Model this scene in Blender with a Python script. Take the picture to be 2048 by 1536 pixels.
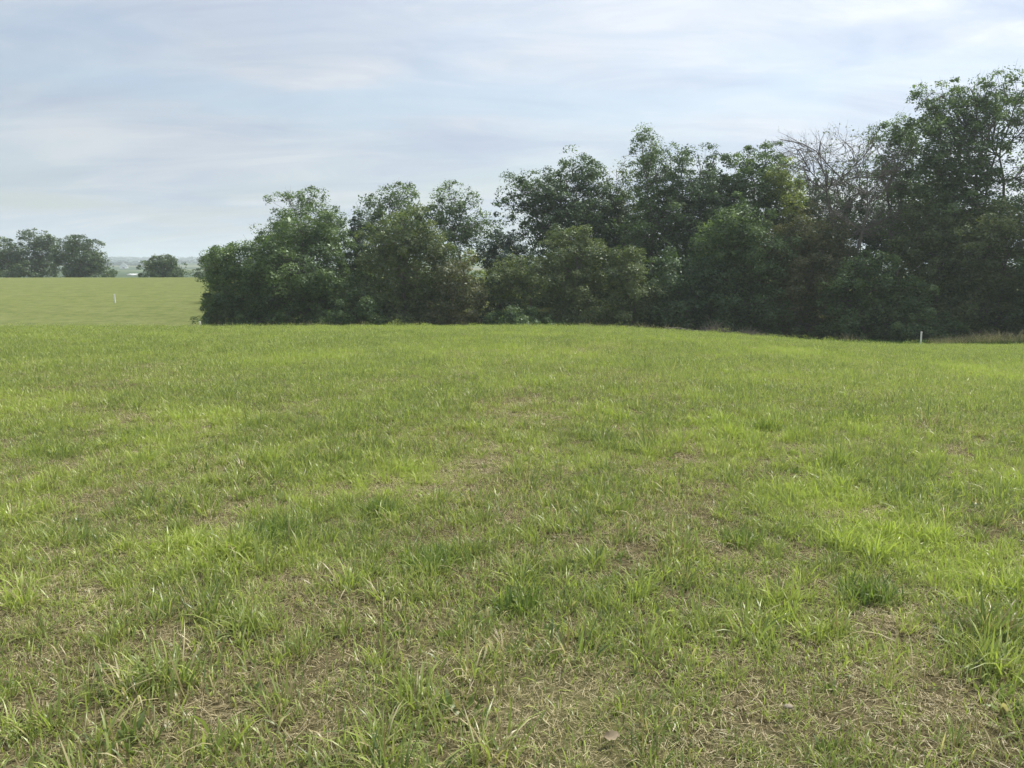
import bpy, math, random
import numpy as np
R = math.radians
for o in list(bpy.data.objects): bpy.data.objects.remove(o, do_unlink=True)
scene = bpy.context.scene
C = scene.collection

# ------------------------------------------------------------------ camera
FPX, CAMZ, PITCH = 1547.0, 1.6, R(8.38)
cam_d = bpy.data.cameras.new('camera'); cam = bpy.data.objects.new('camera', cam_d); C.objects.link(cam)
cam_d.sensor_width = 36; cam_d.lens = FPX*36/2048
cam_d.clip_start = .05; cam_d.clip_end = 20000
cam.location = (0, 0, CAMZ); cam.rotation_euler = (math.pi/2-PITCH, 0, 0)
scene.camera = cam
# ------------------------------------------------------------------ light
SUN_EL, SUN_AZ = R(58), R(58)               # azimuth measured from +Y (view direction) towards +X
SUN_DIR = (math.cos(SUN_EL)*math.sin(SUN_AZ), math.cos(SUN_EL)*math.cos(SUN_AZ), math.sin(SUN_EL))
sd = bpy.data.lights.new('sun', 'SUN'); sun = bpy.data.objects.new('sun', sd); C.objects.link(sun)
sd.energy = 3.8; sd.angle = R(9); sd.color = (1.0, .95, .86)
sun.rotation_euler = (math.pi/2-SUN_EL, 0, math.pi-SUN_AZ)
sun.location = (30, 30, 60)

def nodes_of(tree):
    tree.nodes.clear()
    def N(t, **kw):
        n = tree.nodes.new(t)
        for k, v in kw.items():
            if k.startswith('i_'):
                key = k[2:]
                key = int(key) if key.isdigit() else key
                n.inputs[key].default_value = v
            else: setattr(n, k, v)
        return n
    return N, tree.links.new

w = bpy.data.worlds.new('World'); scene.world = w; w.use_nodes = True
N, L = nodes_of(w.node_tree)
def ramp(n, stops):
    e = n.color_ramp.elements
    while len(e) > 1: e.remove(e[-1])
    e[0].position = stops[0][0]; e[0].color = (*stops[0][1], 1)
    for p, c in stops[1:]:
        q = e.new(p); q.color = (*c, 1)
    return n
tc = N('ShaderNodeTexCoord')
sky = N('ShaderNodeTexSky', sky_type='NISHITA', sun_disc=False, sun_elevation=SUN_EL, sun_rotation=SUN_AZ,
        air_density=1.2, dust_density=3.0, ozone_density=1.5)
sep = N('ShaderNodeSeparateXYZ'); L(tc.outputs['Generated'], sep.inputs[0])
zc = N('ShaderNodeMath', operation='MAXIMUM', i_1=0.0); L(sep.outputs['Z'], zc.inputs[0])
za = N('ShaderNodeMath', operation='ADD', i_1=0.16); L(zc.outputs[0], za.inputs[0])
dv = N('ShaderNodeVectorMath', operation='DIVIDE'); L(tc.outputs['Generated'], dv.inputs[0])
cmb = N('ShaderNodeCombineXYZ', i_Z=1.0); L(za.outputs[0], cmb.inputs[0]); L(za.outputs[0], cmb.inputs[1])
L(cmb.outputs[0], dv.inputs[1])
mp = N('ShaderNodeMapping'); L(dv.outputs[0], mp.inputs[0])
mp.inputs['Rotation'].default_value = (0, 0, R(-24)); mp.inputs['Scale'].default_value = (.75, 1.25, .02)
mp.inputs['Location'].default_value = (3.1, 1.7, 0)
n1 = N('ShaderNodeTexNoise', i_Scale=1.15, i_Detail=7.0, i_Roughness=.52, i_Distortion=.55); L(mp.outputs[0], n1.inputs['Vector'])
mp2 = N('ShaderNodeMapping'); L(dv.outputs[0], mp2.inputs[0])
mp2.inputs['Rotation'].default_value = (0, 0, R(-16)); mp2.inputs['Scale'].default_value = (.5, 1.25, .02)
mp2.inputs['Location'].default_value = (7.3, 0.4, 2)
n2 = N('ShaderNodeTexNoise', i_Scale=2.5, i_Detail=12.0, i_Roughness=.62, i_Distortion=.7); L(mp2.outputs[0], n2.inputs['Vector'])
# thick and thin parts of the stratus sheet: thin parts let the blue through
thin = N('ShaderNodeMapRange', i_1=.44, i_2=.62); L(n1.outputs[0], thin.inputs[0])
bluem = N('ShaderNodeMath', operation='MULTIPLY', i_1=.6); L(thin.outputs[0], bluem.inputs[0])
cl = ramp(N('ShaderNodeValToRGB'), [(.34, (.328, .378, .482)), (.44, (.370, .418, .505)), (.54, (.425, .464, .530)), (.65, (.495, .518, .562))])
L(n2.outputs[0], cl.inputs[0])
# forward scattering: the sheet brightens smoothly towards the hidden sun
dt = N('ShaderNodeVectorMath', operation='DOT_PRODUCT'); L(tc.outputs['Generated'], dt.inputs[0]); dt.inputs[1].default_value = SUN_DIR
gl = N('ShaderNodeMapRange', i_1=.05, i_2=1.0, i_3=.78, i_4=1.27); gl.interpolation_type = 'SMOOTHERSTEP'
L(dt.outputs['Value'], gl.inputs[0])
cl2 = N('ShaderNodeVectorMath', operation='SCALE'); L(cl.outputs[0], cl2.inputs[0]); L(gl.outputs[0], cl2.inputs['Scale'])
cls = N('ShaderNodeVectorMath', operation='SCALE'); L(cl2.outputs[0], cls.inputs[0]); cls.inputs['Scale'].default_value = 10.0
mx = N('ShaderNodeMix', data_type='RGBA'); L(bluem.outputs[0], mx.inputs[0]); L(cls.outputs[0], mx.inputs[6]); L(sky.outputs[0], mx.inputs[7])
bg = N('ShaderNodeBackground', i_Strength=.1); L(mx.outputs[2], bg.inputs[0])
wo = N('ShaderNodeOutputWorld'); L(bg.outputs[0], wo.inputs[0])

scene.render.engine = 'CYCLES'
scene.view_settings.view_transform = 'Standard'; scene.view_settings.look = 'None'
scene.view_settings.gamma = 1; scene.view_settings.use_curve_mapping = False
scene.view_settings.exposure = 0.75
cy = scene.cycles
cy.use_adaptive_sampling = True; cy.adaptive_threshold = .025
cy.max_bounces = 4; cy.diffuse_bounces = 3; cy.glossy_bounces = 2; cy.transmission_bounces = 4; cy.volume_bounces = 1
scene.render.resolution_x = 1024; scene.render.resolution_y = 768

# ------------------------------------------------------------------ helpers
def tag(o, label=None, cat=None, group=None, kind=None):
    if label: o['label'] = label
    if cat: o['category'] = cat
    if group: o['group'] = group
    if kind: o['kind'] = kind
    return o
def link(o, parent=None):
    C.objects.link(o)
    if parent: o.parent = parent
    return o
def empty(name, loc):
    o = bpy.data.objects.new(name, None); o.empty_display_size = .3; o.location = loc
    return link(o)
def mesh_from(name, V, faces_list, mat, attrs=None, smooth=False):
    """V (n,3); faces_list: list of int arrays (m,k); attrs: name -> (domain, values)"""
    me = bpy.data.meshes.new(name)
    V = np.asarray(V, dtype=np.float32)
    me.vertices.add(len(V)); me.vertices.foreach_set('co', V.ravel())
    idx = np.concatenate([f.ravel() for f in faces_list]).astype(np.int32)
    tot = np.concatenate([np.full(len(f), f.shape[1]) for f in faces_list]).astype(np.int32)
    st = np.concatenate([[0], np.cumsum(tot)[:-1]]).astype(np.int32)
    me.loops.add(len(idx)); me.loops.foreach_set('vertex_index', idx)
    me.polygons.add(len(tot)); me.polygons.foreach_set('loop_start', st)
    if smooth: me.polygons.foreach_set('use_smooth', np.ones(len(tot), dtype=bool))
    if attrs:
        for k, (dom, val) in attrs.items():
            a = me.attributes.new(k, 'FLOAT', dom); a.data.foreach_set('value', np.asarray(val, dtype=np.float32))
    me.update(calc_edges=True)
    if mat: me.materials.append(mat)
    return me
def mobj(name, me, parent=None, loc=(0, 0, 0)):
    o = bpy.data.objects.new(name, me); o.location = loc
    return link(o, parent)

def _hash(ix, iy, iz, seed):
    n = (ix.astype(np.int64)*374761393 + iy.astype(np.int64)*668265263 + iz.astype(np.int64)*2147483647 + seed*1274126177) & 0xffffffff
    n = ((n ^ (n >> 13))*1274126177) & 0xffffffff
    n = (n ^ (n >> 16)) & 0xffffffff
    return n/4294967295.0
def vnoise(x, y, seed=0):
    x = np.asarray(x, float); y = np.asarray(y, float)
    ix, iy = np.floor(x), np.floor(y); fx, fy = x-ix, y-iy
    fx = fx*fx*(3-2*fx); fy = fy*fy*(3-2*fy); z = np.zeros_like(ix)
    a = _hash(ix, iy, z, seed); b = _hash(ix+1, iy, z, seed); c = _hash(ix, iy+1, z, seed); d = _hash(ix+1, iy+1, z, seed)
    return (a*(1-fx)+b*fx)*(1-fy) + (c*(1-fx)+d*fx)*fy
def fbm(x, y, seed=0, oct=4):
    s = 0; a = .5; t = 0
    for k in range(oct):
        s = s + a*vnoise(x*2**k, y*2**k, seed+k*17); t += a; a *= .5
    return s/t
def sstep(a, b, x):
    t = np.clip((x-a)/(b-a), 0, 1); return t*t*(3-2*t)

# terrain: the field rounds off into a dip, the next field rises to its own crest, hills far beyond
TY = np.array([-160, -40, 0, 10, 20, 33, 43, 50, 57, 62, 75, 100, 118, 132, 150, 200, 400, 600, 1000, 1600, 2600, 3200, 4600.])
TZ = np.array([1.5, .3, 0, 0, -.18, -.86, -1.78, -2.5, -3.08, -3.0, -1.75, -.5, .08, .36, .2, -3, -7, -3, 3.5, 13, 40, 34, 20.])
def pchip(x):
    x = np.clip(x, TY[0], TY[-1])
    h = np.diff(TY); dl = np.diff(TZ)/h
    m = np.zeros_like(TY); m[0], m[-1] = dl[0], dl[-1]
    for i in range(1, len(TY)-1):
        if dl[i-1]*dl[i] > 0:
            w1 = 2*h[i]+h[i-1]; w2 = h[i]+2*h[i-1]
            m[i] = (w1+w2)/(w1/dl[i-1]+w2/dl[i])
    i = np.clip(np.searchsorted(TY, x)-1, 0, len(TY)-2)
    t = (x-TY[i])/h[i]
    return ((1+2*t)*(1-t)**2*TZ[i] + t*(1-t)**2*h[i]*m[i] + t*t*(3-2*t)*TZ[i+1] + t*t*(t-1)*h[i]*m[i+1])
def ground_h(x, y):
    x = np.asarray(x, float); y = np.asarray(y, float)
    z = pchip(y)
    z = z - .85*sstep(2, 19, x)*(1-sstep(75, 130, y)) + .0012*(x+40)*sstep(90, 130, y)*(1-sstep(200, 400, y))*1.0
    far = sstep(250, 2600, y)
    z = z + far*26*(fbm(x/900+3.3, y/1300, 5, 3)-.5) + sstep(250, 700, y)*2.5*(fbm(x/160, y/220, 9, 3)-.5)
    near = 1-sstep(150, 260, np.hypot(x, y))
    z = z + near*(.05*(fbm(x/1.7, y/1.7, 21, 3)-.5) + .10*(fbm(x/7, y/7, 22, 2)-.5)*sstep(3, 15, np.abs(y)))
    return z
def H(x, y): return float(ground_h(np.array([x]), np.array([y]))[0])

cP, sP = math.cos(PITCH), math.sin(PITCH)
def at(px, py, d):
    """world point seen at photo pixel (2048 wide) at distance d along +Y"""
    cx, cyy = (px-1024)/FPX, (768-py)/FPX
    k = d/(cP+cyy*sP)
    return (cx*k, d, CAMZ + k*(-sP+cyy*cP))
def on_ground(px, py):
    cx, cyy = (px-1024)/FPX, (768-py)/FPX
    dx, dy, dz = cx, cP+cyy*sP, -sP+cyy*cP
    t = .5*1.006**np.arange(1050)
    i = int(np.argmax(CAMZ+dz*t < ground_h(dx*t, dy*t))); t = t[i]
    return dx*t, dy*t

# ------------------------------------------------------------------ materials
def material(name):
    m = bpy.data.materials.new(name); m.use_nodes = True
    N, L = nodes_of(m.node_tree)
    return m, N, L
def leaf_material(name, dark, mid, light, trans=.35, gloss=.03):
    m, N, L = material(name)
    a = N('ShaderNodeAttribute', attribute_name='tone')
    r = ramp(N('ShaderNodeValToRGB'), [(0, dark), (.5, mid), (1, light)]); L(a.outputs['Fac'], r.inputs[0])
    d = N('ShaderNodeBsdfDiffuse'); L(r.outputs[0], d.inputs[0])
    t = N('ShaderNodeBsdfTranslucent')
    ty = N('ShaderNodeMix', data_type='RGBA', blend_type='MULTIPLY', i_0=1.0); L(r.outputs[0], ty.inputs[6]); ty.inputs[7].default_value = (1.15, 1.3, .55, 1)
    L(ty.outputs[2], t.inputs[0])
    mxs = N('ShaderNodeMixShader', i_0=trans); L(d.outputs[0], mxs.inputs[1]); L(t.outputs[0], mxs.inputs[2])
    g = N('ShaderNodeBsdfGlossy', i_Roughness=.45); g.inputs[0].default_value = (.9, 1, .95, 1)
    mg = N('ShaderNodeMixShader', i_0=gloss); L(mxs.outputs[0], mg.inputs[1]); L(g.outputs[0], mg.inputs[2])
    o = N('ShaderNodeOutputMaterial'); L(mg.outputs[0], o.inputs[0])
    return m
M = {}
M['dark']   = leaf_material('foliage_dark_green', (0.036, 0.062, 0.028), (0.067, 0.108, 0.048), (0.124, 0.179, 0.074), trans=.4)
M['green']  = leaf_material('foliage_green', (0.051, 0.086, 0.036), (0.103, 0.158, 0.060), (0.178, 0.241, 0.090), trans=.4)
M['olive']  = leaf_material('foliage_olive', (0.061, 0.089, 0.038), (0.117, 0.148, 0.059), (0.190, 0.218, 0.086), trans=.4)
M['brown']  = leaf_material('foliage_brownish', (0.063, 0.074, 0.036), (0.122, 0.127, 0.062), (0.199, 0.185, 0.090), trans=.4)
M['lime']   = leaf_material('foliage_yellow_green', (0.143, 0.176, 0.054), (0.240, 0.285, 0.083), (0.353, 0.380, 0.115), trans=.45)
M['conifer']= leaf_material('foliage_cedar', (0.027, 0.047, 0.034), (0.045, 0.073, 0.048), (0.073, 0.106, 0.066), trans=.1)
M['far']    = leaf_material('foliage_far', (0.042, 0.070, 0.035), (0.080, 0.120, 0.054), (0.136, 0.183, 0.076), trans=.4)
M['weed']   = leaf_material('foliage_weeds', (.035, .066, .022), (.060, .102, .034), (.095, .150, .048), trans=.4, gloss=0)
M['woods']  = leaf_material('foliage_distant', (.012, .024, .011), (.020, .036, .016), (.030, .050, .021), trans=.2)
def bark(name, c1, c2):
    m, N, L = material(name)
    tcn = N('ShaderNodeTexCoord')
    mpn = N('ShaderNodeMapping'); mpn.inputs['Scale'].default_value = (6, 6, 1.2); L(tcn.outputs['Object'], mpn.inputs[0])
    n = N('ShaderNodeTexNoise', i_Scale=2.5, i_Detail=5.0, i_Roughness=.65); L(mpn.outputs[0], n.inputs['Vector'])
    r = ramp(N('ShaderNodeValToRGB'), [(.3, c1), (.7, c2)]); L(n.outputs[0], r.inputs[0])
    b = N('ShaderNodeBump', i_Strength=.6, i_Distance=.03); L(n.outputs[0], b.inputs['Height'])
    p = N('ShaderNodeBsdfPrincipled', i_Roughness=.9); L(r.outputs[0], p.inputs['Base Color']); L(b.outputs[0], p.inputs['Normal'])
    o = N('ShaderNodeOutputMaterial'); L(p.outputs[0], o.inputs[0])
    return m
M['bark'] = bark('bark_grey_brown', (.075, .066, .053), (.19, .165, .135))
M['log'] = bark('bark_old_log', (.05, .046, .04), (.11, .10, .088))
M['deadwood'] = bark('bark_dead_grey', (.075, .067, .057), (.17, .152, .13))
M['twig'] = bark('twig_brown', (.10, .092, .07), (.21, .19, .145))

def ground_material():
    m, N, L = material('field_ground')
    g = N('ShaderNodeNewGeometry')
    s = N('ShaderNodeSeparateXYZ'); L(g.outputs['Position'], s.inputs[0])
    nf = N('ShaderNodeTexNoise', i_Scale=28.0, i_Detail=6.0, i_Roughness=.7); L(g.outputs['Position'], nf.inputs['Vector'])
    nm = N('ShaderNodeTexNoise', i_Scale=.55, i_Detail=6.0, i_Roughness=.6); L(g.outputs['Position'], nm.inputs['Vector'])
    thatch = ramp(N('ShaderNodeValToRGB'), [(.32, (.04, .034, .019)), (.5, (.10, .085, .045)), (.68, (.21, .178, .098)), (.8, (.30, .26, .15))])
    L(nf.outputs[0], thatch.inputs[0])
    turf = ramp(N('ShaderNodeValToRGB'), [(.32, (.100, .130, .044)), (.5, (.158, .184, .064)), (.68, (.21, .220, .090))])
    nt = N('ShaderNodeTexNoise', i_Scale=1.3, i_Detail=10.0, i_Roughness=.8); 
    mp = N('ShaderNodeMapping'); mp.inputs['Scale'].default_value = (.6, 1.0, 1); mp.inputs['Rotation'].default_value = (0, 0, R(12)); L(g.outputs['Position'], mp.inputs[0])
    L(mp.outputs[0], nt.inputs['Vector']); L(nt.outputs[0], turf.inputs[0])
    # faint mower lines in the farther field
    wv = N('ShaderNodeTexWave', wave_type='BANDS', bands_direction='Y', i_Scale=.07, i_Distortion=2.2, i_Detail=3.0)
    wv.inputs['Detail Scale'].default_value = 1.3; L(mp.outputs[0], wv.inputs['Vector'])
    wr = N('ShaderNodeMapRange', i_1=0.0, i_2=.12, i_3=.92, i_4=1.0); L(wv.outputs[0], wr.inputs[0])
    turf2 = N('ShaderNodeVectorMath', operation='SCALE'); L(turf.outputs[0], turf2.inputs[0]); L(wr.outputs[0], turf2.inputs['Scale'])
    green = N('ShaderNodeMapRange', i_1=5.0, i_2=26.0); L(s.outputs['Y'], green.inputs[0])
    patch = N('ShaderNodeMath', operation='ADD'); L(green.outputs[0], patch.inputs[0])
    pn = N('ShaderNodeMapRange', i_1=.42, i_2=.62, i_3=-.1, i_4=.35); L(nm.outputs[0], pn.inputs[0]); L(pn.outputs[0], patch.inputs[1]); patch.use_clamp = True
    mix = N('ShaderNodeMix', data_type='RGBA'); L(patch.outputs[0], mix.inputs[0]); L(thatch.outputs[0], mix.inputs[6]); L(turf2.outputs[0], mix.inputs[7])
    # far patchwork of crops and pasture
    mp3 = N('ShaderNodeMapping'); mp3.inputs['Scale'].default_value = (.0016, .0075, 0); mp3.inputs['Rotation'].default_value = (0, 0, .3); L(g.outputs['Position'], mp3.inputs[0])
    vo = N('ShaderNodeTexVoronoi', i_Scale=1.0, i_Randomness=.8); L(mp3.outputs[0], vo.inputs['Vector'])
    sv = N('ShaderNodeSeparateXYZ'); L(vo.outputs['Color'], sv.inputs[0])
    fr = ramp(N('ShaderNodeValToRGB'), [(0, (.045, .075, .025)), (.3, (.08, .115, .04)), (.5, (.035, .06, .02)), (.7, (.11, .135, .055)), (.9, (.17, .17, .085))]); fr.color_ramp.interpolation = 'CONSTANT'
    L(sv.outputs[0], fr.inputs[0])
    fn = N('ShaderNodeTexNoise', i_Scale=.03, i_Detail=5.0); L(g.outputs['Position'], fn.inputs['Vector'])
    fm = N('ShaderNodeMapRange', i_1=.3, i_2=.7, i_3=.75, i_4=1.2); L(fn.outputs[0], fm.inputs[0])
    fs = N('ShaderNodeVectorMath', operation='SCALE'); L(fr.outputs[0], fs.inputs[0]); L(fm.outputs[0], fs.inputs['Scale'])
    ff = N('ShaderNodeMapRange', i_1=160.0, i_2=190.0); L(s.outputs['Y'], ff.inputs[0])
    mix2 = N('ShaderNodeMix', data_type='RGBA'); L(ff.outputs[0], mix2.inputs[0]); L(mix.outputs[2], mix2.inputs[6]); L(fs.outputs[0], mix2.inputs[7])
    b = N('ShaderNodeBump', i_Strength=.5, i_Distance=.02); L(nf.outputs[0], b.inputs['Height'])
    p = N('ShaderNodeBsdfDiffuse', i_Roughness=.5); L(mix2.outputs[2], p.inputs[0]); L(b.outputs[0], p.inputs['Normal'])
    o = N('ShaderNodeOutputMaterial'); L(p.outputs[0], o.inputs[0])
    return m
def blade_material(name, stops, straw, trans=.45):
    m, N, L = material(name)
    a = N('ShaderNodeAttribute', attribute_name='tone')
    dry = N('ShaderNodeAttribute', attribute_name='dry', attribute_type='INSTANCER')
    lush = N('ShaderNodeAttribute', attribute_name='lush', attribute_type='INSTANCER')
    tt = N('ShaderNodeAttribute', attribute_name='along')
    sh = N('ShaderNodeMath', operation='MULTIPLY_ADD', i_1=.55); L(lush.outputs['Fac'], sh.inputs[0]); L(a.outputs['Fac'], sh.inputs[2])
    r = ramp(N('ShaderNodeValToRGB'), stops); L(sh.outputs[0], r.inputs[0])
    st = ramp(N('ShaderNodeValToRGB'), straw)
    fr = N('ShaderNodeMath', operation='FRACT'); fq = N('ShaderNodeMath', operation='MULTIPLY', i_1=7.31); L(a.outputs['Fac'], fq.inputs[0]); L(fq.outputs[0], fr.inputs[0])
    L(fr.outputs[0], st.inputs[0])
    # a blade is dead when its own random number falls below the dryness of its spot
    fr2 = N('ShaderNodeMath', operation='FRACT'); fq2 = N('ShaderNodeMath', operation='MULTIPLY', i_1=13.77); L(a.outputs['Fac'], fq2.inputs[0]); L(fq2.outputs[0], fr2.inputs[0])
    dq = N('ShaderNodeMath', operation='MULTIPLY', i_1=.42); L(dry.outputs['Fac'], dq.inputs[0])
    df = N('ShaderNodeMath', operation='SUBTRACT'); L(dq.outputs[0], df.inputs[0]); L(fr2.outputs[0], df.inputs[1])
    dm = N('ShaderNodeMapRange', i_1=-.03, i_2=.06); L(df.outputs[0], dm.inputs[0])
    # withered sheath at the foot of the blade
    ft = N('ShaderNodeMapRange', i_1=.0, i_2=.3, i_3=.3, i_4=0.0); L(tt.outputs['Fac'], ft.inputs[0])
    mxx = N('ShaderNodeMath', operation='MAXIMUM'); L(dm.outputs[0], mxx.inputs[0]); L(ft.outputs[0], mxx.inputs[1])
    mix = N('ShaderNodeMix', data_type='RGBA'); L(mxx.outputs[0], mix.inputs[0]); L(r.outputs[0], mix.inputs[6]); L(st.outputs[0], mix.inputs[7])
    d = N('ShaderNodeBsdfDiffuse'); L(mix.outputs[2], d.inputs[0])
    t = N('ShaderNodeBsdfTranslucent'); tm = N('ShaderNodeMix', data_type='RGBA', blend_type='MULTIPLY', i_0=1.0); tm.inputs[7].default_value = (1.05, 1.15, .7, 1)
    L(mix.outputs[2], tm.inputs[6]); L(tm.outputs[2], t.inputs[0])
    ms = N('ShaderNodeMixShader', i_0=trans); L(d.outputs[0], ms.inputs[1]); L(t.outputs[0], ms.inputs[2])
    g = N('ShaderNodeBsdfGlossy', i_Roughness=.38)
    mg = N('ShaderNodeMixShader', i_0=.03); L(ms.outputs[0], mg.inputs[1]); L(g.outputs[0], mg.inputs[2])
    o = N('ShaderNodeOutputMaterial'); L(mg.outputs[0], o.inputs[0])
    return m
STRAW = [(0, (.19, .15, .075)), (.4, (.37, .315, .165)), (.75, (.50, .44, .25)), (1, (.60, .54, .35))]
M['blade'] = blade_material('grass_blade', [(0, (.117, .165, .055)), (.3, (.203, .258, .082)), (.62, (.298, .348, .104)), (.95, (.39, .460, .108)), ], STRAW)
M['straw'] = blade_material('dry_straw', [(0, (.13, .105, .055)), (.5, (.31, .262, .145)), (1, (.50, .44, .27))], STRAW, trans=.2)
M['tuft'] = blade_material('tussock_blade', [(0, (.10, .155, .042)), (.5, (.17, .235, .06)), (1, (.27, .335, .08))], STRAW)
M['seed'] = blade_material('seeding_grass', [(0, (.07, .11, .03)), (.5, (.13, .17, .045)), (.6, (.16, .14, .085)), (1, (.33, .29, .20))], STRAW)

# ------------------------------------------------------------------ ground sheet
def axis(lo, hi, fine, n):
    # finer near zero, growing outward
    k = math.asinh(max(abs(lo), hi)/fine)
    a = np.linspace(-math.asinh(-lo/fine) if lo < 0 else 0, math.asinh(hi/fine), n)
    return fine*np.sinh(a)
gx = axis(-4000, 4000, 9.0, 230); gy = axis(-150, 4600, 12.0, 320)
X, Y = np.meshgrid(gx, gy); Z = ground_h(X, Y)
nx = len(gx)
I = (np.arange(len(gy)-1)[:, None]*nx + np.arange(nx-1)[None, :]).ravel()
F = np.stack([I, I+1, I+nx+1, I+nx], 1)
M['ground'] = ground_material()
g = mobj('ground', mesh_from('ground', np.stack([X.ravel(), Y.ravel(), Z.ravel()], 1), [F], M['ground'], smooth=True))
tag(g, kind='structure')

# ------------------------------------------------------------------ tubes and leaves
class Tubes:
    def __init__(s): s.V = []; s.F = []; s.n = 0
    def add(s, pts, rad, sides=5):
        pts = np.asarray(pts, float); rad = np.asarray(rad, float); k = len(pts)
        tan = np.gradient(pts, axis=0); tan /= np.linalg.norm(tan, axis=1)[:, None]+1e-9
        ref = np.array([.31, .95, .05]) if abs(tan[0][2]) > .7 else np.array([0, 0, 1.])
        u = np.cross(tan, ref); u /= np.linalg.norm(u, axis=1)[:, None]+1e-9
        v = np.cross(tan, u)
        a = np.arange(sides)*2*math.pi/sides
        ring = pts[:, None, :] + rad[:, None, None]*(np.cos(a)[None, :, None]*u[:, None, :] + np.sin(a)[None, :, None]*v[:, None, :])
        s.V.append(ring.reshape(-1, 3))
        i = np.arange(k-1)[:, None]*sides; j = np.arange(sides)[None, :]; j2 = (j+1) % sides
        s.F.append((s.n+np.stack([i+j, i+j2, i+sides+j2, i+sides+j], -1).reshape(-1, 4)))
        s.n += k*sides
    def mesh(s, name, mat): return mesh_from(name, np.concatenate(s.V), s.F, mat, smooth=True)
def curve(p0, p1, n, rng, wob=.08, sag=0.0, up=0.0):
    p0 = np.asarray(p0, float); p1 = np.asarray(p1, float); t = np.linspace(0, 1, n)[:, None]
    ln = np.linalg.norm(p1-p0)
    p = p0+(p1-p0)*t
    p[:, 2] += (4*t*(1-t))[:, 0]*(up-sag)*ln
    off = rng.normal(0, wob*ln, (n, 3)); off[0] = 0; off[-1] = 0
    off[1:-1] = (off[1:-1]+.5*(off[:-2]+off[2:]))/1.6
    return p+off
def leaves_mesh(name, P, size, mat, rng, droop=.25, updir=.6, aspect=.55, tone=None, nrm=None):
    n = len(P)
    a = rng.uniform(0, 2*math.pi, n); el = rng.normal(-droop, .5, n)
    d = np.stack([np.cos(a)*np.cos(el), np.sin(a)*np.cos(el), np.sin(el)], 1)
    nr = rng.normal(0, 1, (n, 3)); nr[:, 2] += updir*2
    if nrm is not None: nr = nr*.55+nrm*1.3
    s = np.cross(d, nr); s /= np.linalg.norm(s, axis=1)[:, None]+1e-9
    nn = np.cross(s, d)
    sz = size*rng.lognormal(0, .28, n)[:, None]
    wd = aspect*sz*rng.uniform(.7, 1.15, (n, 1))
    v0 = P-d*sz*.5; v2 = P+d*sz*.5
    mid = P-d*sz*.05-nn*wd*.12
    v1 = mid+s*wd*.5+nn*wd*.18; v3 = mid-s*wd*.5+nn*wd*.18
    V = np.stack([v0, v1, v2, v3], 1).reshape(-1, 3)
    F = np.arange(4*n).reshape(-1, 4)
    if tone is None: tone = rng.beta(2.2, 2.2, n)
    return mesh_from(name, V, [F], mat, {'tone': ('FACE', np.clip(tone, 0, 1))})

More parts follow.
